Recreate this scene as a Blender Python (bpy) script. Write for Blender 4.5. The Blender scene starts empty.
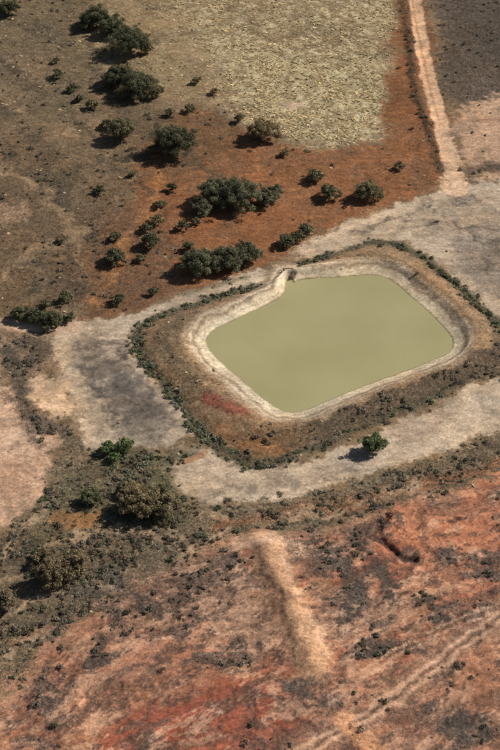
import bpy, math, numpy as np
from mathutils import Vector
rng=np.random.default_rng(7)
H=200.0; DEP=math.radians(40); T=math.tan(math.radians(15))
# ---------- survey helper: photo ground point -> world metres ----------
def gp(px,py,z=0.0):
    u=(px-250)/375*T; v=(375-py)/375*T
    d=(u, math.cos(DEP)+v*math.sin(DEP), -math.sin(DEP)+v*math.cos(DEP))
    t=(z-H)/d[2]
    return (d[0]*t,d[1]*t)
def mpp(py):
    v=(375-py)/375*T
    return H/(math.sin(DEP)-v*math.cos(DEP))*T/375
def P(pts,z=0.0): return np.array([gp(a,b,z) for a,b in pts])
def chaikin(p,n=2,closed=True):
    for _ in range(n):
        if closed:
            q=np.roll(p,-1,0); p=np.stack([.75*p+.25*q,.25*p+.75*q],1).reshape(-1,2)
        else:
            a,b=p[:-1],p[1:]; m=np.stack([.75*a+.25*b,.25*a+.75*b],1).reshape(-1,2)
            p=np.vstack([p[:1],m,p[-1:]])
    return p
# ---------- noise ----------
TAB=np.random.default_rng(3).random((16,256,256)).astype(np.float32)
def vn(x,y,s):
    t=TAB[s%16]; xi=np.floor(x).astype(np.int64); yi=np.floor(y).astype(np.int64)
    fx=(x-xi).astype(np.float32); fy=(y-yi).astype(np.float32)
    fx=fx*fx*(3-2*fx); fy=fy*fy*(3-2*fy)
    a=t[xi&255,yi&255]; b=t[(xi+1)&255,yi&255]; c=t[xi&255,(yi+1)&255]; d=t[(xi+1)&255,(yi+1)&255]
    return (a*(1-fx)+b*fx)*(1-fy)+(c*(1-fx)+d*fx)*fy
def fbm(x,y,L,o=4,s=0,g=.5,ridge=False):
    r=0;a=1;n=0
    ca,sa=math.cos(.6),math.sin(.6)
    x=x/L+17.3*s; y=y/L-9.1*s
    for i in range(o):
        v=vn(x,y,s+i)
        if ridge: v=1-np.abs(2*v-1)
        r=r+a*v; n+=a; a*=g
        x,y=(x*ca-y*sa)*2.03+5.1,(x*sa+y*ca)*2.03+1.7
    return r/n
def ss(e0,e1,x):
    t=np.clip((x-e0)/(e1-e0),0,1); return t*t*(3-2*t)
def segd(X,Y,pts,closed):
    n=len(pts); best=np.full(X.shape,1e18); ins=np.zeros(X.shape,bool)
    for i in range(n if closed else n-1):
        ax,ay=pts[i]; bx,by=pts[(i+1)%n]
        dx,dy=bx-ax,by-ay; l=dx*dx+dy*dy+1e-9
        t=np.clip(((X-ax)*dx+(Y-ay)*dy)/l,0,1)
        d=(X-ax-t*dx)**2+(Y-ay-t*dy)**2
        np.minimum(best,d,out=best)
        if closed:
            c=((ay>Y)!=(by>Y))&(X<(bx-ax)*(Y-ay)/((by-ay) if abs(by-ay)>1e-9 else 1e-9)+ax)
            ins^=c
    d=np.sqrt(best)
    return np.where(ins,-d,d) if closed else d
def lin(c):
    c=np.array(c,float)/255
    return np.where(c<=.04045,c/12.92,((c+.055)/1.055)**2.4)
# ---------- ground grid ----------
def axis(a,b,step,far):
    core=np.arange(a,b,step); out=[];s=step;x=core[-1]
    while x<far: s*=1.25; x+=s; out.append(x)
    lo=[];s=step;x=core[0]
    while x>-far: s*=1.25; x-=s; lo.append(x)
    return np.array(lo[::-1]+list(core)+out)
STEP=.30
xs=axis(-108,108,STEP,6000); ys=axis(132,450,STEP,6000)
NX,NY=len(xs),len(ys)
X,Y=np.meshgrid(xs,ys); X=X.ravel();Y=Y.ravel(); N=X.size
w1x=(fbm(X,Y,22,5,1)-.5); w1y=(fbm(X,Y,22,5,5)-.5)
w2x=(fbm(X,Y,4,4,2,.65)-.5); w2y=(fbm(X,Y,4,4,7,.65)-.5)
col=np.tile(lin((126,103,78)),(N,1))
scrub=np.full(N,.03); green=np.zeros(N); grass=np.full(N,.04); litter=np.full(N,.5)
edge=fbm(X,Y,1.8,3,9,.75)-.5
def lay(a,c=None,sc=None,gr=None,gs=None,li=None):
    global col,scrub,green,grass,litter
    if c is not None: col=col*(1-a[:,None])+lin(c)*a[:,None]
    if sc is not None: scrub=scrub*(1-a)+sc*a
    if gr is not None: green=green*(1-a)+gr*a
    if gs is not None: grass=grass*(1-a)+gs*a
    if li is not None: litter=litter*(1-a)+li*a
def poly(pts,c,soft=2,wob=6,a=1.0,z=0,sm=1,**k):
    p=chaikin(P(pts,z),sm)
    m=(X>p[:,0].min()-15)&(X<p[:,0].max()+15)&(Y>p[:,1].min()-15)&(Y<p[:,1].max()+15)
    al=np.zeros(N); f=min(wob,5)*1.0
    xx=X[m]+w1x[m]*wob+w2x[m]*f; yy=Y[m]+w1y[m]*wob+w2y[m]*f
    d=segd(xx,yy,p,True)+edge[m]*(soft*2.8+.8)
    al[m]=ss(soft*.8,-soft*.8,d)*a
    lay(al,c,**k); return al
def stroke(pts,w,c,soft=.6,wob=1.5,a=1.0,brk=0,z=0,**k):
    p=chaikin(P(pts,z),2,False)
    m=(X>p[:,0].min()-12)&(X<p[:,0].max()+12)&(Y>p[:,1].min()-12)&(Y<p[:,1].max()+12)
    al=np.zeros(N)
    xx=X[m]+w1x[m]*wob+w2x[m]*wob; yy=Y[m]+w1y[m]*wob+w2y[m]*wob
    d=segd(xx,yy,p,False)-w/2+edge[m]*(soft*2.4)
    v=ss(soft,-soft,d)*a
    if brk: v=v*ss(brk-.09,brk+.09,fbm(xx,yy,4,4,11,.7))
    al[m]=v
    lay(al,c,**k); return al
# --- upper country ---
poly([(-150,-120),(150,-120),(150,20),(110,90),(60,130),(-150,150)],(112,95,72),8,14,sc=.06,gs=.05,li=.75)
poly([(60,-100),(230,-100),(240,90),(200,100),(150,95),(95,60)],(138,115,84),8,14,sc=.02,gs=.22,li=.5)
poly([(-150,120),(60,120),(120,180),(100,260),(70,318),(-150,320)],(114,93,70),8,12,sc=.10,gs=.02,li=.85)
poly([(160,-120),(402,-120),(400,60),(397,135),(335,146),(290,142),(248,122),(222,85),(205,40),(180,0)],(150,128,95),5,12,sc=.0,gs=1.0,li=.5)
poly([(215,30),(300,50),(390,55),(394,132),(335,144),(290,140),(262,112),(230,80)],(168,149,112),5,14,gs=2.2)
for pts in [[(230,10),(290,40),(350,20),(395,50)],[(210,60),(260,70),(300,95)],[(330,60),(390,80)],[(300,10),(370,0)]]:
    stroke(pts,6,(122,98,72),2,12,.6,brk=.46,gs=.2)
poly([(398,-120),(420,-120),(432,60),(447,150),(452,190),(380,209),(330,229),(290,257),(200,287),(130,313),(75,322),(88,262),(118,210),(140,165),(165,118),(205,108),(245,130),(290,148),(335,151),(399,138)],(131,88,58),3,8,sc=.025,gs=.01,li=.5)
poly([(130,120),(215,110),(245,135),(225,165),(180,180),(130,185),(105,150)],(104,83,60),6,10,.6,sc=.12,li=.85)
poly([(60,210),(150,205),(190,260),(150,300),(80,318),(60,270)],(112,84,62),6,8,.75,sc=.12,li=.85)
poly([(-10,205),(20,198),(30,212),(10,225),(-10,222)],(165,132,104),2,4,.8)
poly([(-30,60),(40,50),(60,90),(20,120),(-30,115)],(128,106,82),5,10,.7)
stroke([(158,160),(153,190),(140,225),(118,262),(95,300)],2.4,(168,116,72),1.8,7,.8,brk=.33)
stroke([(190,225),(250,215),(330,212)],7,(146,95,61),3,5,.6)
stroke([(250,140),(252,170),(262,185)],3,(152,102,66),1.5,3,.6)
poly([(100,80),(150,100),(170,125),(140,150),(110,120)],(94,80,60),4,8,.6,sc=.2,li=.9)
for pts in [[(0,60),(60,110),(110,150),(140,200)],[(0,150),(50,190),(95,240)],[(30,20),(90,70),(130,110)],[(170,130),(200,170),(215,180)],[(60,180),(110,160),(160,165)],[(0,250),(50,270),(90,250)],[(0,100),(40,140),(60,200)],[(0,20),(40,40),(80,40)],[(20,290),(60,280),(100,290)]]:
    stroke(pts,3.4,(84,73,58),1.5,8,.75,brk=.46,sc=.25,li=1)
for pts in [[(0,170),(60,205),(80,260)],[(20,110),(80,140),(120,150)],[(0,280),(40,240),(90,225)],[(160,10),(200,60),(230,110)]]:
    stroke(pts,3,(156,128,98),1.5,8,.65,brk=.46,li=.2)
stroke([(290,108),(300,106)],3,(190,158,134),1,1,.8,gs=0)
poly([(428,-120),(640,-120),(640,110),(500,96),(475,108),(452,112),(440,60)],(102,86,72),3,8,sc=.12,gs=.0,li=1.0)
poly([(450,-20),(500,-20),(560,60),(500,70),(460,40)],(82,73,64),5,10,.6)
poly([(450,110),(500,92),(640,80),(640,185),(500,182),(470,180),(455,150)],(182,147,119),3,7,sc=.03,gs=0,li=.3)
stroke([(470,172),(500,165),(540,170)],5,(98,80,66),1.5,3,.9,sc=.3)
stroke([(480,120),(500,118),(540,125)],3,(140,106,84),1.5,3,.7)
# claypan right
poly([(292,256),(330,231),(380,212),(440,190),(500,180),(640,176),(640,400),(508,322),(478,298),(452,272),(412,244),(370,240),(318,258)],(176,154,129),1.4,4,sc=.006,gs=0,li=.2)
poly([(400,215),(450,200),(500,200),(560,215),(560,260),(480,262),(430,240)],(153,134,114),5,10,.7)
poly([(440,236),(500,240),(560,262),(540,300),(490,296),(455,262)],(126,111,96),3,8,.7,sc=.02,li=.5)
stroke([(300,252),(345,228),(400,208)],3,(196,170,141),1.5,3,.7)
for pts in [[(420,200),(450,225),(500,240)],[(455,192),(470,225),(490,270)],[(400,228),(440,222),(500,228)],[(340,238),(390,222),(430,205)],[(470,200),(500,215),(530,230)]]:
    stroke(pts,1.4,(104,91,80),.7,7,.8,brk=.45)
# access track
stroke([(408,-140),(414,-20),(420,40),(430,80),(440,122),(448,155),(456,192)],4.3,(210,168,132),.5,1.2,sc=0,gs=0,li=.05)
poly([(440,138),(452,138),(462,170),(470,195),(440,195),(446,170)],(208,172,140),1.2,2,gs=0,sc=0)
stroke([(407,-60),(413,0),(419,40),(430,85),(438,120)],.7,(168,122,90),.3,.8,.7)
stroke([(402,-60),(407,0),(411,50),(416,90),(428,130),(440,170)],2.2,(88,66,48),.8,2,.8,sc=.5,li=1)
# pale left
GL=[(272,264),(235,276),(190,292),(130,315),(92,320),(60,322),(48,345),(58,368),(72,395),(80,425),(84,456),(96,458),(110,450),(150,446),(180,440),(202,428),(188,408),(165,388),(146,368),(136,348),(132,330),(152,318),(200,300),(268,282)]
poly(GL,(182,160,135),1.1,3,sc=.004,gs=0,li=.15)
poly([(70,335),(115,335),(145,375),(185,410),(190,425),(140,438),(100,430),(88,390),(65,365)],(136,120,104),5,9,.8)
poly([(90,350),(130,365),(165,410),(120,425),(95,395)],(104,93,84),4,8,.65)
for p_,w_ in [([(100,345),(120,385),(135,425)],2.5),([(125,350),(150,390),(175,420)],2.0),([(80,345),(100,385),(110,430)],1.6),([(110,335),(135,360)],2),([(140,395),(165,425),(180,430)],1.5)]:
    stroke(p_,w_,(86,77,70),1.2,8,.7,brk=.46)
stroke([(60,330),(60,365),(78,400),(86,440)],3,(198,170,141),1.5,3,.7)
# left road strip and scrub
stroke([(-150,300),(-20,318),(30,326),(70,326)],5,(190,158,130),1.2,2,sc=0,gs=0,li=.1)
poly([(-150,325),(0,328),(52,334),(48,372),(20,380),(-150,380)],(146,120,97),2,5,sc=.1,li=.7)
stroke([(22,340),(38,345),(46,350),(30,362)],4,(86,75,64),1.2,2,.85,sc=.8)
poly([(18,380),(48,374),(72,388),(74,418),(50,414),(24,402)],(210,175,141),1.0,3,sc=0,gs=0,li=.1)
poly([(-200,380),(16,384),(30,412),(56,422),(52,470),(30,505),(0,530),(-200,600)],(190,155,127),2,5,sc=.01,gs=0,li=.3)
poly([(-60,440),(20,450),(40,480),(0,500),(-60,500)],(166,129,104),4,8,.6)
stroke([(-20,420),(20,425),(50,435)],2,(146,112,90),1.5,3,.6)
stroke([(8,350),(22,380),(20,410),(45,428),(62,432)],4.0,(94,82,70),1,3,.9,sc=.6,gr=.02,li=1)
stroke([(0,395),(18,405),(22,430),(50,450)],1.5,(108,90,76),1,3,.8,brk=.4,li=1)
# dam bank
OUT=[(290,267),(320,262),(365,245),(400,248),(442,276),(484,308),(496,340),(484,364),(432,390),(384,410),(332,432),(285,455),(255,458),(220,438),(195,412),(165,380),(143,354),(140,332),(162,320),(215,303),(264,285)]
poly(OUT,(146,117,88),.8,1.5,sc=.05,gs=.03,li=.6,sm=2)
poly([(150,325),(200,305),(215,320),(185,340),(190,365),(215,395),(200,405),(168,375),(148,348)],(126,105,80),1.5,3,.9,sc=.10,li=.8)
poly([(300,430),(360,404),(440,370),(478,348),(560,330),(600,340),(500,372),(430,400),(345,432),(285,458)],(102,86,69),1.2,4,.95,sc=.7,gs=0,li=1)
poly([(240,425),(300,428),(330,432),(290,462),(250,462)],(120,92,64),1.5,3,.7,sc=.3,li=.8)
stroke([(208,398),(232,409),(250,415)],2.6,(132,66,54),1.2,2.5,.8,brk=.36)
stroke([(225,432),(250,446),(280,450)],4,(140,97,62),1.5,2,.7)
# lower pale band
PB=[(172,450),(208,440),(222,448),(245,466),(290,470),(345,448),(400,420),(450,396),(500,374),(640,320),(640,420),(500,428),(432,455),(372,472),(320,490),(290,502),(240,495),(205,500),(176,490)]
poly(PB,(186,163,137),1.1,4,sc=.006,gs=0,li=.2)
poly([(300,480),(350,455),(400,432),(380,462),(330,482)],(154,135,117),3,6,.7)
poly([(395,430),(420,405),(450,400),(440,435),(410,445)],(160,134,111),2,5,.6)
stroke([(180,492),(230,482),(300,488),(360,468)],1.5,(120,104,88),.8,6,.7,brk=.45)
stroke([(200,470),(240,485),(290,478)],1.2,(136,118,100),.8,5,.7,brk=.45)
stroke([(84,452),(120,448),(160,452),(190,450)],3,(112,98,76),1,3,.8,sc=.3,gr=.4)
# --- scrub belt (creek line) ---
B1=[(58,428),(84,440),(90,462),(130,455),(172,462),(178,492),(205,502),(240,497),(292,503),(330,490),(380,470),(440,456),(500,430),(640,400),(640,452),(500,470),(420,500),(380,515),(300,530),(220,540),(150,575),(90,620),(40,660),(0,700),(-150,780),(-150,620),(0,535),(35,505),(54,470)]
poly(B1,(119,102,80),2,7,sc=.9,gr=.06,gs=.0,li=1)
poly([(60,470),(100,460),(170,470),(200,500),(170,520),(90,525),(40,560),(20,560),(45,500)],(108,98,73),3,6,.7,sc=.7,gr=.3)
poly([(50,515),(85,508),(110,515),(100,530),(60,530)],(144,104,67),1.6,4,.85,sc=.08,gr=0,li=.4)
poly([(110,450),(150,450),(185,462),(178,490),(120,480)],(114,104,74),2,5,.6,gr=.5)
stroke([(220,522),(300,512),(380,495),(440,478),(520,452)],2.5,(142,98,69),1.5,4,.8,sc=.2)
stroke([(330,517),(400,490),(520,455)],1.6,(164,116,84),1,4,.7,sc=.1)
for pts in [[(0,580),(60,545),(120,530),(180,530)],[(-20,620),(40,600),(90,590),(150,560),(230,530)],[(0,660),(50,625),(100,600)],[(200,510),(280,520),(350,505),(420,480)],[(0,545),(40,520),(60,480)],[(20,690),(80,640),(140,590)]]:
    stroke(pts,1.8,(168,140,112),.9,7,.85,brk=.43,sc=.1,li=.3)
# --- red country ---
RED=[(150,578),(200,550),(250,538),(330,528),(385,512),(430,496),(500,470),(640,440),(640,800),(-200,900),(-200,800),(0,705),(50,655),(95,622)]
poly(RED,(168,118,90),2.5,8,sc=.02,gs=0,gr=0,li=.4)
ux,uy=math.cos(.55),math.sin(.55)
Xw=X+w1x*8; Yw=Y+w1y*8
A_=Xw*ux+Yw*uy; B_=-Xw*uy+Yw*ux
m1=fbm(A_*.6,B_*1.1,10,6,4,.7); m2=fbm(A_*.6,B_*1.15,7,6,8,.72); m3=fbm(A_*.65,B_*1.05,6,6,12,.72)
pr=segd(X+w1x*8,Y+w1y*8,chaikin(P(RED),1),True); inred=ss(2,-3,pr)
lay(inred*ss(.52,.57,m2)*.45,(190,148,118),sc=0,li=.2)
lay(inred*ss(.50,.56,1-m1)*.6,(152,90,66),sc=.01)
poly([(385,512),(430,496),(500,472),(600,450),(600,600),(500,612),(450,600),(420,565),(388,540)],(186,123,91),2,6,.75,sc=.02,li=.3)
poly([(120,720),(170,700),(215,690),(260,680),(290,700),(290,740),(270,800),(60,800),(90,745)],(148,80,60),3,8,.85,sc=.01,li=.3)
poly([(265,640),(300,650),(300,700),(262,700)],(156,88,68),2,5,.6)
poly([(60,640),(110,618),(190,622),(240,650),(225,690),(160,700),(110,715),(30,720)],(178,124,96),4,8,.6,sc=.02)
poly([(200,560),(240,550),(262,590),(285,640),(250,650),(205,625),(190,590)],(164,134,110),3,6,.6)
poly([(320,600),(380,590),(430,600),(400,640),(340,655)],(186,146,120),3,6,.6)
poly([(130,570),(200,550),(245,548),(230,600),(180,640),(110,640)],(134,108,89),3,6,.6,li=.9,sc=.15)
lay(inred*ss(.53,.57,m3)*ss(.38,.54,fbm(X,Y,18,4,13))*.85,(104,89,79),sc=.3,li=1)
lay(inred*ss(.55,.60,fbm(A_*.5,B_*1.3,2.6,5,6,.75))*.7,(110,86,73),li=.9)
lay(inred*ss(.56,.61,fbm(A_*.5,B_*1.3,3.2,5,15,.75))*.55,(204,160,128),sc=0,li=.1)
for pts,w in [([(300,690),(330,682),(350,690),(318,702)],4),([(455,560),(475,575),(480,560)],6),([(110,575),(150,598),(165,612)],5),([(160,600),(200,600)],3),([(380,655),(420,650),(445,660)],4),([(430,630),(470,618),(520,600)],4),([(330,600),(350,625)],4),([(455,720),(500,735)],4),([(80,590),(120,610),(130,640)],4),([(300,545),(360,540)],5),([(355,555),(380,590)],4),([(40,690),(80,670),(130,640)],5),([(330,560),(345,590),(360,620)],5),([(395,600),(430,610)],4)]:
    stroke(pts,w,(86,76,69),1.3,7,.9,brk=.44,sc=.8,li=1)
rg=fbm(A_*.7,B_,9,5,3,.62,ridge=True); rl=ss(.68,.78,rg)
rg2=fbm(Xw,Yw,16,5,9,.62,ridge=True); rl2=ss(.70,.80,rg2)
lay(inred*rl*.5,(104,78,65),li=.8)
lay((1-inred)*rl2*.28,(90,78,64))
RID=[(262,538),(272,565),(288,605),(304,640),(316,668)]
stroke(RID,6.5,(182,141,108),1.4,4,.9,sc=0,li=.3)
stroke([(254,545),(264,575),(278,610),(294,645)],1.6,(116,88,71),1.2,3,.75,li=.6)  # ridge's left side: its shade painted into the ground as dark brown
stroke([(245,542),(275,538),(300,550)],3.5,(202,162,132),1.2,3,.8,sc=0)
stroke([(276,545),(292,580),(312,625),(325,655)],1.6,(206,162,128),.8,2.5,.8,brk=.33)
stroke([(385,516),(372,528),(380,548),(410,562),(418,560)],1.2,(68,50,43),.5,3,.95,sc=.5)
stroke([(388,512),(396,535),(420,548),(424,566)],2.2,(192,126,92),.7,3,.7)
# wheel tracks
TR=[(270,776),(330,737),(400,695),(440,666),(500,616),(600,544)]
stroke(TR,5.0,(158,122,98),1.4,2.5,.65,sc=.05,li=.6)
for off in (-6,5):
    stroke([(a_,b_+off) for a_,b_ in TR],.9,(204,160,128),.35,1.6,.85,sc=0,li=.1,brk=.25)
stroke([(a_,b_-.5) for a_,b_ in TR],.7,(112,90,74),.45,1.6,.6,li=.9,brk=.36)
TR2=[(330,700),(375,668),(420,640),(470,618),(540,590)]
for off in (-4,4): stroke([(a_,b_+off) for a_,b_ in TR2],.7,(192,152,124),.3,1.5,.8,sc=0,brk=.33)
stroke([(340,720),(370,742),(380,760)],3.5,(208,150,108),1.2,3,.8,sc=0)
stroke([(330,645),(400,600),(480,585)],1.2,(188,148,118),.8,6,.6,brk=.4)
stroke([(0,640),(60,625),(120,590),(200,548),(260,530)],1.6,(158,120,94),1,5,.7,brk=.38)
stroke([(-20,700),(60,650),(130,600)],1.6,(158,120,96),1,5,.7,brk=.38)
# green shrub line around dam
HEDGE=[([(278,282),(240,290),(200,302),(155,318),(136,330),(137,348),(152,370),(172,388),(192,414),(212,438)],2.4,2.0),
       ([(205,436),(230,450),(262,466),(285,462)],3.2,1.2),
       ([(300,264),(330,254),(368,242)],1.8,1.2),
       ([(368,242),(402,244),(440,268),(462,288),(490,310),(506,335)],2.4,1.2),
       ([(285,462),(340,438),(400,412),(450,388)],2,.5)]
for p,w,g in HEDGE: stroke(p,w,(88,82,64),.9,2.4,.85,gr=g,sc=.5,gs=0,li=1)
stroke([(250,276),(215,285),(180,296)],1.5,(110,98,76),.8,2,.7,gr=.5)
stroke([(95,456),(140,458),(190,458),(205,440)],2.5,(96,88,66),1,3,.8,gr=.9)
stroke([(180,462),(195,458),(205,450)],1.6,(170,126,92),.5,1,.8)
# --- dam: water line & beaches ---
ZW=-.9
WAT=[(287,278),(291.5,278),(293,284),(299,280.5),(312,278.5),(335,277.5),(360,275.5),(380,275.5),(393,281),(415,300),(438,321),(451,336),(453,346),(447,355),(404,371),(360,387),(322,403),(303,411),(288,412.5),(272,405.5),(244,382),(220,361),(208,348),(206,339),(212,331),(226,324),(250,313),(272,303),(284,295),(286,288)]
wat=chaikin(P(WAT,ZW),1)
dw=segd(X,Y,wat,True)+w2x*.5; near=dw<40
outp=chaikin(P(OUT),2); do=-segd(X,Y,outp,True)
dn=dw+(w2x*1.8+edge*.8)
lay(ss(5.8,4.8,dn)*.85,(164,139,112),sc=.02,gs=0,gr=0,li=.5)
lay(ss(4.4,3.7,dn)*.8,(196,173,144),sc=0,gs=0,gr=0,li=.2)
lay(ss(.5,.1,abs(dn-2.9))*.7,(128,109,87))
lay(ss(2.3,1.8,dn)*.8,(212,192,161),li=.08)
lay(ss(.22,.05,abs(dn-1.3))*.5,(150,132,104))
lay(ss(.18,.05,abs(dn-.8))*.4,(168,150,120))
lay(ss(.5,.1,dw)*.9,(132,116,82))
lay(ss(0,-.4,dw),(128,118,76))
# heights
Z=(fbm(X,Y,26,4,6)-.5)*1.2+(fbm(X,Y,1.5,3,3,.65)-.5)*.24*(.3+litter)
Z=Z-inred*rl*.28+inred*(m3-.5)*.8-(1-inred)*rl2*.12
flat=ss(30,12,dw); Z=Z*(1-flat*.7)
t=np.clip(dw/(np.maximum(dw,0)+np.maximum(do,0)+1e-6),0,1)
inside=(do>0)&(dw>0)
bank=np.interp(t,[0,.12,.28,.42,.6,.85,1],[ZW,ZW+.35,0,.8,1.0,.35,0])
Z=np.where(inside,bank+Z*ss(0,6,dw)+w2x*.5*ss(2,8,dw),Z)
Z=np.where(dw<=0,ZW+np.maximum(dw*.25,-3)-.02,Z)
Z=np.where((dw>0)&(Z<ZW+.02)&near&~inside,ZW+.1,Z)
def hadd(pts,w,h,wb=3):
    global Z
    d=segd(X+w1x*wb+w2x*wb*.6,Y+w1y*wb+w2y*wb*.6,chaikin(P(pts),2,False),False)
    Z=Z+h*np.exp(-(d/w)**2)
hadd(RID,2.6,1.1); hadd([(408,-120),(414,-20),(420,40),(430,80),(440,122),(448,155)],3,-.25,1)
hadd([(405,0),(411,50),(418,95),(428,130)],1.3,.5)
hadd([(385,516),(374,530),(384,550),(412,562)],.9,-.8)
hadd(TR,2.2,-.12,1)
hadd([(0,640),(60,625),(120,590),(200,548),(260,530),(380,500),(500,458)],2.6,-.8)
hadd([(136,330),(137,348),(152,370),(172,388),(192,414),(212,438)],1.6,-.4,1)
hadd([(285,462),(340,438),(400,412),(470,382)],1.8,.5,1)
# tonal variation
v=.80+.26*fbm(X,Y,30,3,2)+.46*(fbm(X,Y,5,5,5,.7)-.5)+.95*(fbm(X,Y,1.1,4,10,.8)-.5)*(.30+litter*.8)
streak=fbm(A_*.25,B_,3.0,5,6,.68)-.5
v=v*(1+streak*.45)
v=np.clip(v+.06,.3,1.6)
hue=(fbm(X,Y,9,5,14,.68)-.5)
col=col*v[:,None]*np.stack([1+hue*.16,1-hue*.02,1-hue*.24],1)
tus=ss(.48,.55,fbm(X,Y,1.8,4,7,.74))*np.clip(grass,0,1)
col=col*(1-tus[:,None]*.55)+lin((206,190,152))*tus[:,None]*.55
gap=ss(.50,.57,1-fbm(X,Y,1.5,4,12,.74))*np.clip(grass,0,1)*.5
col=col*(1-gap[:,None])+lin((112,90,68))*gap[:,None]
K=.95
col=np.clip(col/K,0.01,.8)
def new_mesh(name,V,F):
    me=bpy.data.meshes.new(name); V=np.asarray(V,np.float32); F=np.asarray(F,np.int32)
    me.vertices.add(len(V)); me.vertices.foreach_set('co',V.ravel())
    k=F.shape[1]; me.loops.add(F.size); me.loops.foreach_set('vertex_index',F.ravel())
    me.polygons.add(len(F)); me.polygons.foreach_set('loop_start',np.arange(0,F.size,k,dtype=np.int32))
    me.update(calc_edges=True); return me
def link(name,me,parent=None):
    o=bpy.data.objects.new(name,me); bpy.context.scene.collection.objects.link(o)
    if parent: o.parent=parent
    return o
def cattr(me,name,c):
    a=me.color_attributes.new(name,'FLOAT_COLOR','POINT')
    a.data.foreach_set('color',np.hstack([c,np.ones((len(c),1))]).astype(np.float32).ravel())
idx=np.arange(N).reshape(NY,NX)
F=np.stack([idx[:-1,:-1],idx[:-1,1:],idx[1:,1:],idx[1:,:-1]],-1).reshape(-1,4)
gm=new_mesh('ground',np.stack([X,Y,Z],1),F); cattr(gm,'Col',col)
a=gm.attributes.new('litter','FLOAT','POINT'); a.data.foreach_set('value',litter.astype(np.float32))
gm.polygons.foreach_set('use_smooth',np.ones(len(F),bool))
ground=link('ground',gm)
# ---------- materials ----------
def mat(name):
    m=bpy.data.materials.new(name); m.use_nodes=True; nt=m.node_tree
    return m,nt,nt.nodes['Principled BSDF']
def node(nt,t,**k):
    n=nt.nodes.new(t)
    for a,b in k.items(): setattr(n,a,b)
    return n
m,nt,b=mat('outback_soil'); L=nt.links.new
at=node(nt,'ShaderNodeAttribute',attribute_name='Col'); al=node(nt,'ShaderNodeAttribute',attribute_name='litter')
tc=node(nt,'ShaderNodeNewGeometry')
def nz(scale,det,rough=.6,vec=None):
    n=node(nt,'ShaderNodeTexNoise'); n.inputs['Scale'].default_value=scale; n.inputs['Detail'].default_value=det
    n.inputs['Roughness'].default_value=rough; L(vec or tc.outputs['Position'],n.inputs['Vector']); return n
def mr(src,a,b_,c,d):
    n=node(nt,'ShaderNodeMapRange'); L(src,n.inputs[0])
    for i,vv in enumerate((a,b_,c,d)):
        if isinstance(vv,(int,float)): n.inputs[i+1].default_value=vv
        else: L(vv,n.inputs[i+1])
    return n.outputs[0]
def math_(op,x,y):
    n=node(nt,'ShaderNodeMath',operation=op)
    for i,s in enumerate((x,y)):
        if isinstance(s,(int,float)): n.inputs[i].default_value=s
        else: L(s,n.inputs[i])
    return n.outputs[0]
n1=nz(1.6,4,.85); n2=nz(2.6,3,.75)
mp=node(nt,'ShaderNodeMapping'); mp.inputs['Rotation'].default_value=(0,0,-.55); mp.inputs['Scale'].default_value=(.5,1.2,1)
L(tc.outputs['Position'],mp.inputs['Vector']); n3=nz(.5,6,.78,mp.outputs[0])
amp=math_('ADD',math_('MULTIPLY',al.outputs['Fac'],.9),.55)
f1=math_('ADD',1.0,math_('MULTIPLY',mr(n1.outputs[0],.37,.63,-.38,.38),amp))
f3=math_('ADD',mr(n3.outputs[0],.535,.56,0,.18),mr(n3.outputs[0],.435,.46,.78,.96))
ff=math_('MULTIPLY',f1,f3)
mx=node(nt,'ShaderNodeVectorMath',operation='SCALE'); L(at.outputs['Color'],mx.inputs[0]); L(ff,mx.inputs['Scale'])
thr=math_('SUBTRACT',.70,math_('MULTIPLY',al.outputs['Fac'],.17))
sp=mr(n2.outputs[0],thr,math_('ADD',thr,.025),0,.85)
mc=node(nt,'ShaderNodeMix',data_type='RGBA'); L(sp,mc.inputs[0]); L(mx.outputs[0],mc.inputs[6]); mc.inputs[7].default_value=(*lin((74,65,54)),1)
L(mc.outputs[2],b.inputs['Base Color']); b.inputs['Roughness'].default_value=.95
b.inputs['Specular IOR Level'].default_value=.12
bp=node(nt,'ShaderNodeBump'); bp.inputs['Strength'].default_value=1; bp.inputs['Distance'].default_value=.22
L(math_('MULTIPLY',n1.outputs[0],math_('ADD',al.outputs['Fac'],.25)),bp.inputs['Height']); L(bp.outputs[0],b.inputs['Normal'])
gm.materials.append(m)
# water
m,nt,b=mat('turbid_water'); L=nt.links.new
tc=node(nt,'ShaderNodeNewGeometry')
n1=nz(.05,3,.5); cr=node(nt,'ShaderNodeValToRGB'); L(n1.outputs[0],cr.inputs[0])
cr.color_ramp.elements[0].position=.35; cr.color_ramp.elements[1].position=.65
cr.color_ramp.elements[0].color=(*lin((158,149,106)),1); cr.color_ramp.elements[1].color=(*lin((166,157,114)),1)
L(cr.outputs[0],b.inputs['Base Color']); b.inputs['Roughness'].default_value=.2; b.inputs['Specular IOR Level'].default_value=.4
n2=nz(1.2,4,.6); bp=node(nt,'ShaderNodeBump'); bp.inputs['Strength'].default_value=.5; bp.inputs['Distance'].default_value=.05
L(n2.outputs[0],bp.inputs['Height']); L(bp.outputs[0],b.inputs['Normal'])
wp=[]
for i in range(len(wat)):
    tn=wat[(i+1)%len(wat)]-wat[i-1]; nn=np.array([tn[1],-tn[0]])/np.linalg.norm(tn)
    if segd(np.array([wat[i][0]+nn[0]*.1]),np.array([wat[i][1]+nn[1]*.1]),wat,True)[0]<0: nn=-nn
    wp.append(wat[i]+nn*.45)
wm=bpy.data.meshes.new('water')
wm.from_pydata([(p[0],p[1],ZW) for p in wp],[],[list(range(len(wp)))]); wm.update(); wm.materials.append(m)
link('dam_water',wm)
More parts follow.
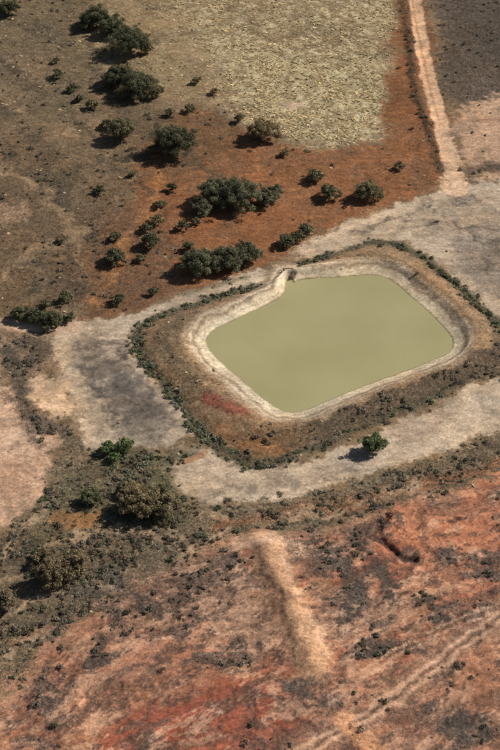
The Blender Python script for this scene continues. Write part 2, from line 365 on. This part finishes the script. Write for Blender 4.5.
# ---------- foliage ----------
def leafmat(name,inst,gain):
    m,nt,b=mat(name); L=nt.links.new
    at=node(nt,'ShaderNodeAttribute',attribute_name='tint')
    if inst: at.attribute_type='INSTANCER'
    al=node(nt,'ShaderNodeAttribute',attribute_name='lv')
    g=node(nt,'ShaderNodeMath',operation='MULTIPLY'); L(al.outputs['Fac'],g.inputs[0]); g.inputs[1].default_value=gain
    mx=node(nt,'ShaderNodeVectorMath',operation='SCALE'); L(at.outputs['Color'],mx.inputs[0]); L(g.outputs[0],mx.inputs['Scale'])
    df=node(nt,'ShaderNodeBsdfDiffuse'); L(mx.outputs[0],df.inputs[0]); nt.nodes.remove(b)
    tr=node(nt,'ShaderNodeBsdfTranslucent'); L(mx.outputs[0],tr.inputs[0]); ms=node(nt,'ShaderNodeMixShader'); ms.inputs[0].default_value=.3
    L(df.outputs[0],ms.inputs[1]); L(tr.outputs[0],ms.inputs[2]); L(ms.outputs[0],nt.nodes['Material Output'].inputs[0])
    return m
M_tree=leafmat('eucalypt_foliage',False,1.5); M_sh=leafmat('saltbush_foliage',True,1.55); M_gr=leafmat('spinifex_blades',True,1.45)
M_bark,nt_,bb=mat('bark'); nzb=nt_.nodes.new('ShaderNodeTexNoise'); nzb.inputs['Scale'].default_value=3
crb=nt_.nodes.new('ShaderNodeValToRGB'); crb.color_ramp.elements[0].color=(.09,.07,.05,1); crb.color_ramp.elements[1].color=(.28,.23,.18,1)
nt_.links.new(nzb.outputs[0],crb.inputs[0]); nt_.links.new(crb.outputs[0],bb.inputs['Base Color']); bb.inputs['Roughness'].default_value=.9
def leaves(r,C,Nn,size):
    n=len(C); d=Nn+r.normal(0,.45,(n,3)); d/=np.linalg.norm(d,axis=1)[:,None]
    a=np.cross(d,r.normal(0,1,(n,3))); a/=np.linalg.norm(a,axis=1)[:,None]; c=np.cross(d,a)
    s=(size*r.uniform(.6,1.3,n))[:,None]; k=r.uniform(.45,.8,n)[:,None]
    V=np.stack([C-a*s,C+c*s*k,C+a*s,C-c*s*k],1).reshape(-1,3)
    return V,np.arange(4*n).reshape(-1,4)
def tube(p0,p1,r0,r1,k=6):
    p0=np.array(p0);p1=np.array(p1); d=p1-p0; d=d/np.linalg.norm(d)
    a=np.cross(d,[.3,.9,.1]);a/=np.linalg.norm(a);c=np.cross(d,a)
    th=np.arange(k)*2*math.pi/k; ring=np.cos(th)[:,None]*a+np.sin(th)[:,None]*c
    V=np.vstack([p0+ring*r0,p1+ring*r1]); F=[[i,(i+1)%k,k+(i+1)%k,k+i] for i in range(k)]
    return V,np.array(F)
def zat(x,y):
    i=np.clip(np.searchsorted(xs,x),0,NX-1); j=np.clip(np.searchsorted(ys,y),0,NY-1); return Z[j*NX+i]
def tree(name,px,py,wpx,hpx,c,seed,dens=1.0,leaf=.17):
    r=np.random.default_rng(seed); W=wpx*mpp(py)*(1.2 if wpx>15 else 1.08)
    Ht=max(W*.55,min(W*.95,(hpx*mpp(py)-W*.35)/.75)); 
    x,y=gp(px,py,Ht*.5); z0=zat(x,y)
    nl=int(np.clip(W*2.6,9,24)); Vs=[];Fs=[];lv=[];off=0; mats=[]
    base=np.array([0,0,-.15])
    fork=np.array([r.normal(0,.1),r.normal(0,.1),Ht*.18]); V,F=tube(base,fork,.05*W**.8,.035*W**.8)
    Vs.append(V);Fs.append(F);off=len(V); mats+= [1]*len(F); lv+=[1]*len(V)
    el_=r.uniform(.78,1.0); ea=r.uniform(0,3.14)
    for i in range(nl):
        th=i*2.4+r.uniform(-.5,.5); q=math.sqrt((i+.5)/nl)*.37*W*r.uniform(.65,1.15)
        hz=Ht*(.78-.40*min(1.2,(q/(.38*W)))**2)*r.uniform(.85,1.1); R=W*r.uniform(.13,.20)
        ax_,ay_=math.cos(th)*q,math.sin(th)*q*el_
        cc=np.array([ax_*math.cos(ea)-ay_*math.sin(ea),ax_*math.sin(ea)+ay_*math.cos(ea),hz])
        mid=(fork+cc)/2+np.array([0,0,-.05*Ht])
        for a0,a1,r0,r1 in ((fork,mid,.022*W**.8,.014*W**.8),(mid,cc,.014*W**.8,.005)):
            V,F=tube(a0,a1,r0,r1,5); Vs.append(V);Fs.append(F+off);off+=len(V);mats+=[1]*len(F);lv+=[1]*len(V)
        ns=7
        sc=cc+r.normal(0,1,(ns,3))*R*.55*np.array([1,1,.6]); tot=int(np.clip(dens*26*R*R/(leaf*leaf)*.4,90,1200))
        lb=r.uniform(.8,1.2)
        for s_ in sc:
            n=tot//ns; dd=r.normal(0,1,(n,3)); dd/=np.linalg.norm(dd,axis=1)[:,None]
            rr=R*.5*r.uniform(.5,1.15,n)[:,None]; C=s_+dd*rr*np.array([1,1,.75]); C[:,2]=np.maximum(C[:,2],.12)
            V,F=leaves(r,C,dd+np.array([0,0,.25]),leaf); Vs.append(V);Fs.append(F+off);off+=len(V);mats+=[0]*len(F)
            br=r.uniform(.75,1.25)*lb
            lv+=list(np.repeat(br*r.uniform(.6,1.45,n),4))
    V=np.vstack(Vs);F=np.vstack(Fs); me=new_mesh(name,V,F); me.materials.append(M_tree); me.materials.append(M_bark)
    me.polygons.foreach_set('material_index',np.array(mats,np.int32))
    cattr(me,'tint',np.tile(lin(c),(len(V),1)))
    a=me.attributes.new('lv','FLOAT','POINT'); a.data.foreach_set('value',np.array(lv,np.float32))
    o=link(name,me); o.location=(x,y,z0); return o
GRN=(98,96,74); OLV=(106,99,74); BRN=(124,108,82); DK=(88,87,66)
TREES=[
(96,17,28,20,DK),(112,27,24,18,DK),(130,42,36,26,DK),(8,8,22,20,DK),(84,24,14,12,DK),(146,50,14,12,OLV),
(118,75,28,24,DK),(138,84,34,26,DK),(156,92,17,14,OLV),(176,141,40,32,DK),(160,148,18,15,DK),(122,131,26,18,OLV),(108,124,15,12,DK),(58,74,13,11,DK),(92,104,15,12,OLV),(80,98,12,9,DK),
(56,60,9,8,OLV),(72,88,12,9,DK),(190,108,12,9,OLV),(198,80,12,9,BRN),(170,112,13,10,OLV),(214,92,9,7,BRN),(240,118,13,10,OLV),(100,190,14,11,DK),(132,175,9,7,OLV),(160,205,13,10,OLV),(172,188,13,11,DK),(182,226,14,12,DK),(196,222,11,9,OLV),
(262,131,28,20,BRN),(285,153,12,9,BRN),
(218,192,34,32,GRN),(240,195,38,34,GRN),(202,208,22,18,GRN),(266,198,22,20,GRN),(276,191,17,16,GRN),
(315,176,17,13,OLV),(330,192,19,17,GRN),(367,191,25,19,OLV),(400,165,13,10,BRN),
(286,240,17,15,DK),(298,236,15,13,OLV),(306,229,16,12,GRN),
(200,262,34,28,GRN),(226,258,32,28,GRN),(248,252,26,22,GRN),(188,246,14,12,DK),
(150,240,18,19,DK),(156,220,14,13,OLV),(146,228,14,12,DK),(115,256,21,14,DK),(116,236,14,11,OLV),(140,258,12,10,OLV),(60,240,9,7,OLV),
(20,312,18,12,DK),(34,316,20,13,DK),(50,319,22,14,DK),(64,296,16,11,OLV),(68,317,14,10,DK),(118,299,15,10,DK),(46,303,12,9,OLV),(152,292,12,9,DK),
(138,500,36,36,(126,111,84)),(158,500,34,34,(118,108,82)),(128,488,20,18,(126,113,88)),
(52,572,34,32,(114,100,78)),(74,562,28,26,(116,104,80)),(44,556,22,20,(108,97,74)),
(90,496,20,16,(98,100,72)),(4,600,24,26,(104,93,74)),(107,447,17,16,(94,104,68)),(125,444,19,14,(100,110,72)),(114,456,14,10,(94,106,68)),
(374,443,25,24,(94,100,70))]
for i,tt in enumerate(TREES):
    nm='mallee_tree' if tt[2]>=15 else 'mallee_shrub'
    tree(nm,*tt,seed=100+i)
# ---------- instanced shrub masses ----------
def template(name,kind,seed,mat_):
    r=np.random.default_rng(seed)
    if kind=='bush':
        Vs=[];Fs=[];off=0;lv=[]
        for k in range(5):
            c0=np.array([r.normal(0,.22),r.normal(0,.22),r.uniform(.12,.28)]); n=16
            dd=r.normal(0,1,(n,3)); dd/=np.linalg.norm(dd,axis=1)[:,None]
            C=c0+dd*r.uniform(.14,.30,n)[:,None]*np.array([1,1,.7]); C[:,2]=np.maximum(C[:,2],.03)
            V,F=leaves(r,C,dd+np.array([0,0,.3]),.13); Vs.append(V);Fs.append(F+off);off+=len(V); lv+=list(np.repeat(r.uniform(.8,1.2)*r.uniform(.7,1.3,n),4))
    else:
        n=36; th=r.uniform(0,6.28,n); ph=r.uniform(.2,1.45,n)
        d=np.stack([np.cos(th)*np.sin(ph),np.sin(th)*np.sin(ph),np.cos(ph)*.55],1)
        L_=r.uniform(.35,.55,n)[:,None]; side=np.cross(d,[0,0,1]); side/=np.linalg.norm(side,axis=1)[:,None]
        b0=d*.06; V=np.stack([b0-side*.06,b0+side*.06,d*L_+side*.05,d*L_-side*.05],1).reshape(-1,3); F=np.arange(4*n).reshape(-1,4)
        Vs=[V];Fs=[F];lv=list(np.repeat(r.uniform(.75,1.3,n),4))
    V=np.vstack(Vs);F=np.vstack(Fs); me=new_mesh(name,V,F); me.materials.append(mat_)
    a=me.attributes.new('lv','FLOAT','POINT'); a.data.foreach_set('value',np.array(lv,np.float32))
    return bpy.data.objects.new(name,me)
def coll(name,kind,mat_,n):
    c=bpy.data.collections.new(name)
    for i in range(n): c.objects.link(template(name+'_part',kind,40+i,mat_))
    return c
def scatter(name,dens,maxd,smin,smax,palette,collec,seed,clump=1.0,pw=2.2):
    r=np.random.default_rng(seed); x0,x1,y0,y1=-106,106,134,448
    n=int((x1-x0)*(y1-y0)*maxd); x=r.uniform(x0,x1,n); y=r.uniform(y0,y1,n)
    i=np.clip(np.searchsorted(xs,x),0,NX-1); j=np.clip(np.searchsorted(ys,y),0,NY-1); k=j*NX+i
    cl=ss(.44,.58,fbm(x,y,5.5,4,seed%7,.6)) *2.2*clump+(1-clump)
    keep=(r.random(n)*maxd<dens[k]*cl)&(dw[k]>.8); x=x[keep];y=y[keep];k=k[keep]; n=len(x)
    s=smin+(smax-smin)*r.random(n)**pw
    pal=np.array([lin(p) for p in palette]); tint=pal[r.integers(0,len(pal),n)]*r.uniform(.75,1.25,n)[:,None]
    me=bpy.data.meshes.new(name); me.vertices.add(n); me.vertices.foreach_set('co',np.stack([x,y,Z[k]-.02],1).astype(np.float32).ravel())
    cattr(me,'tint',tint)
    for nm,v_ in (('scl',s),('rz',r.uniform(0,6.28,n))):
        a=me.attributes.new(nm,'FLOAT','POINT'); a.data.foreach_set('value',v_.astype(np.float32))
    o=link(name,me)
    ng=bpy.data.node_groups.new(name,'GeometryNodeTree')
    ng.interface.new_socket('Geometry',in_out='INPUT',socket_type='NodeSocketGeometry'); ng.interface.new_socket('Geometry',in_out='OUTPUT',socket_type='NodeSocketGeometry')
    gi=ng.nodes.new('NodeGroupInput');go=ng.nodes.new('NodeGroupOutput'); ip=ng.nodes.new('GeometryNodeInstanceOnPoints')
    ci=ng.nodes.new('GeometryNodeCollectionInfo'); ci.inputs['Collection'].default_value=collec; ci.inputs['Separate Children'].default_value=True; ci.inputs['Reset Children'].default_value=True
    na=ng.nodes.new('GeometryNodeInputNamedAttribute'); na.data_type='FLOAT'; na.inputs['Name'].default_value='scl'
    nb=ng.nodes.new('GeometryNodeInputNamedAttribute'); nb.data_type='FLOAT'; nb.inputs['Name'].default_value='rz'
    cx=ng.nodes.new('ShaderNodeCombineXYZ'); K_=ng.links.new
    K_(gi.outputs[0],ip.inputs['Points']); K_(ci.outputs[0],ip.inputs['Instance']); ip.inputs['Pick Instance'].default_value=True
    K_(nb.outputs['Attribute'],cx.inputs['Z']); K_(cx.outputs[0],ip.inputs['Rotation']); K_(na.outputs['Attribute'],ip.inputs['Scale'])
    K_(ip.outputs[0],go.inputs[0])
    o.modifiers.new('scatter','NODES').node_group=ng
    print(name,n)
cb=coll('saltbush_templates','bush',M_sh,6); cg=coll('grass_templates','tuft',M_gr,5)
scatter('saltbush_scrub',scrub,2.2,.28,1.4,[(114,105,90),(100,95,82),(124,114,98),(94,89,72),(108,94,78)],cb,11,.88,3.0)
scatter('green_bluebush',green,5,.4,1.6,[(96,99,75),(106,109,88),(90,96,68),(114,113,96),(98,92,72)],cb,22,.65)
scatter('spinifex_grass',grass,4.0,.35,1.2,[(204,190,156),(192,178,144),(182,168,134),(164,149,118)],cg,33,.7)
# ---------- inlet at dam corner ----------
def box(bm_list,c,s,rz=0):
    cx,cy,cz=c; sx,sy,sz=s; V=[]
    for dz in (-.5,.5):
        for dx,dy in ((-.5,-.5),(.5,-.5),(.5,.5),(-.5,.5)):
            a,b_=dx*sx,dy*sy; V.append((cx+a*math.cos(rz)-b_*math.sin(rz),cy+a*math.sin(rz)+b_*math.cos(rz),cz+dz*sz))
    o=len(bm_list[0]); bm_list[0]+=V
    bm_list[1]+=[[o+i for i in f] for f in ((3,2,1,0),(4,5,6,7),(0,1,5,4),(1,2,6,5),(2,3,7,6),(3,0,4,7))]
ix,iy=gp(288,272,0)
emp=bpy.data.objects.new('timber_inlet_headwall',None); bpy.context.scene.collection.objects.link(emp); emp.location=(ix,iy,0)
mt,nt2,b2=mat('weathered_timber'); q=nt2.nodes.new('ShaderNodeTexNoise'); q.inputs['Scale'].default_value=2
qc=nt2.nodes.new('ShaderNodeValToRGB'); qc.color_ramp.elements[0].color=(.12,.06,.035,1); qc.color_ramp.elements[1].color=(.34,.2,.12,1)
nt2.links.new(q.outputs[0],qc.inputs[0]); nt2.links.new(qc.outputs[0],b2.inputs['Base Color']); b2.inputs['Roughness'].default_value=.9
def part(nm,boxes):
    bl=[[],[]]
    for bx in boxes: box(bl,*bx)
    me=bpy.data.meshes.new(nm); me.from_pydata(bl[0],[],bl[1]); me.materials.append(mt); link(nm,me,emp)
part('wall_planks',[((0,.3,zz+.0),(2.2,.12,.24)) for zz in (-.7,-.44,-.18,.08,.34)])
part('posts',[((xx,.15,-.1),(.16,.16,1.9)) for xx in (-1.1,0,1.1)])
part('wing_left',[((-1.35,-.9,-.25),(.12,2.0,1.1),.2)]); part('wing_right',[((1.35,-.9,-.25),(.12,2.0,1.1),-.2)])
part('top_beam',[((0,.15,.93),(2.7,.2,.14))])
# ---------- light ----------
el,az=math.radians(38),math.radians(66)
S=Vector((math.sin(az)*math.cos(el),math.cos(az)*math.cos(el),math.sin(el)))
ld=bpy.data.lights.new('sun','SUN'); ld.energy=5.0; ld.angle=math.radians(.5); ld.color=(1,.965,.90)
lo=bpy.data.objects.new('sun',ld); bpy.context.scene.collection.objects.link(lo); lo.rotation_euler=S.to_track_quat('Z','Y').to_euler(); lo.location=S*300
w=bpy.data.worlds.new('World'); bpy.context.scene.world=w; w.use_nodes=True; wn=w.node_tree
sk=wn.nodes.new('ShaderNodeTexSky'); sk.sky_type='NISHITA'; sk.sun_disc=False; sk.sun_elevation=el; sk.sun_rotation=az
wn.links.new(sk.outputs[0],wn.nodes['Background'].inputs[0]); wn.nodes['Background'].inputs[1].default_value=.055
sc_=bpy.context.scene; sc_.view_settings.view_transform='Standard'; sc_.view_settings.look='None'; sc_.view_settings.exposure=0
cd=bpy.data.cameras.new('camera'); co=bpy.data.objects.new('camera',cd); sc_.collection.objects.link(co)
co.location=(0,0,H); co.rotation_euler=(math.radians(50),0,0)
cd.sensor_fit='VERTICAL'; cd.lens=cd.sensor_height/2/T; cd.clip_start=1; cd.clip_end=20000; sc_.camera=co
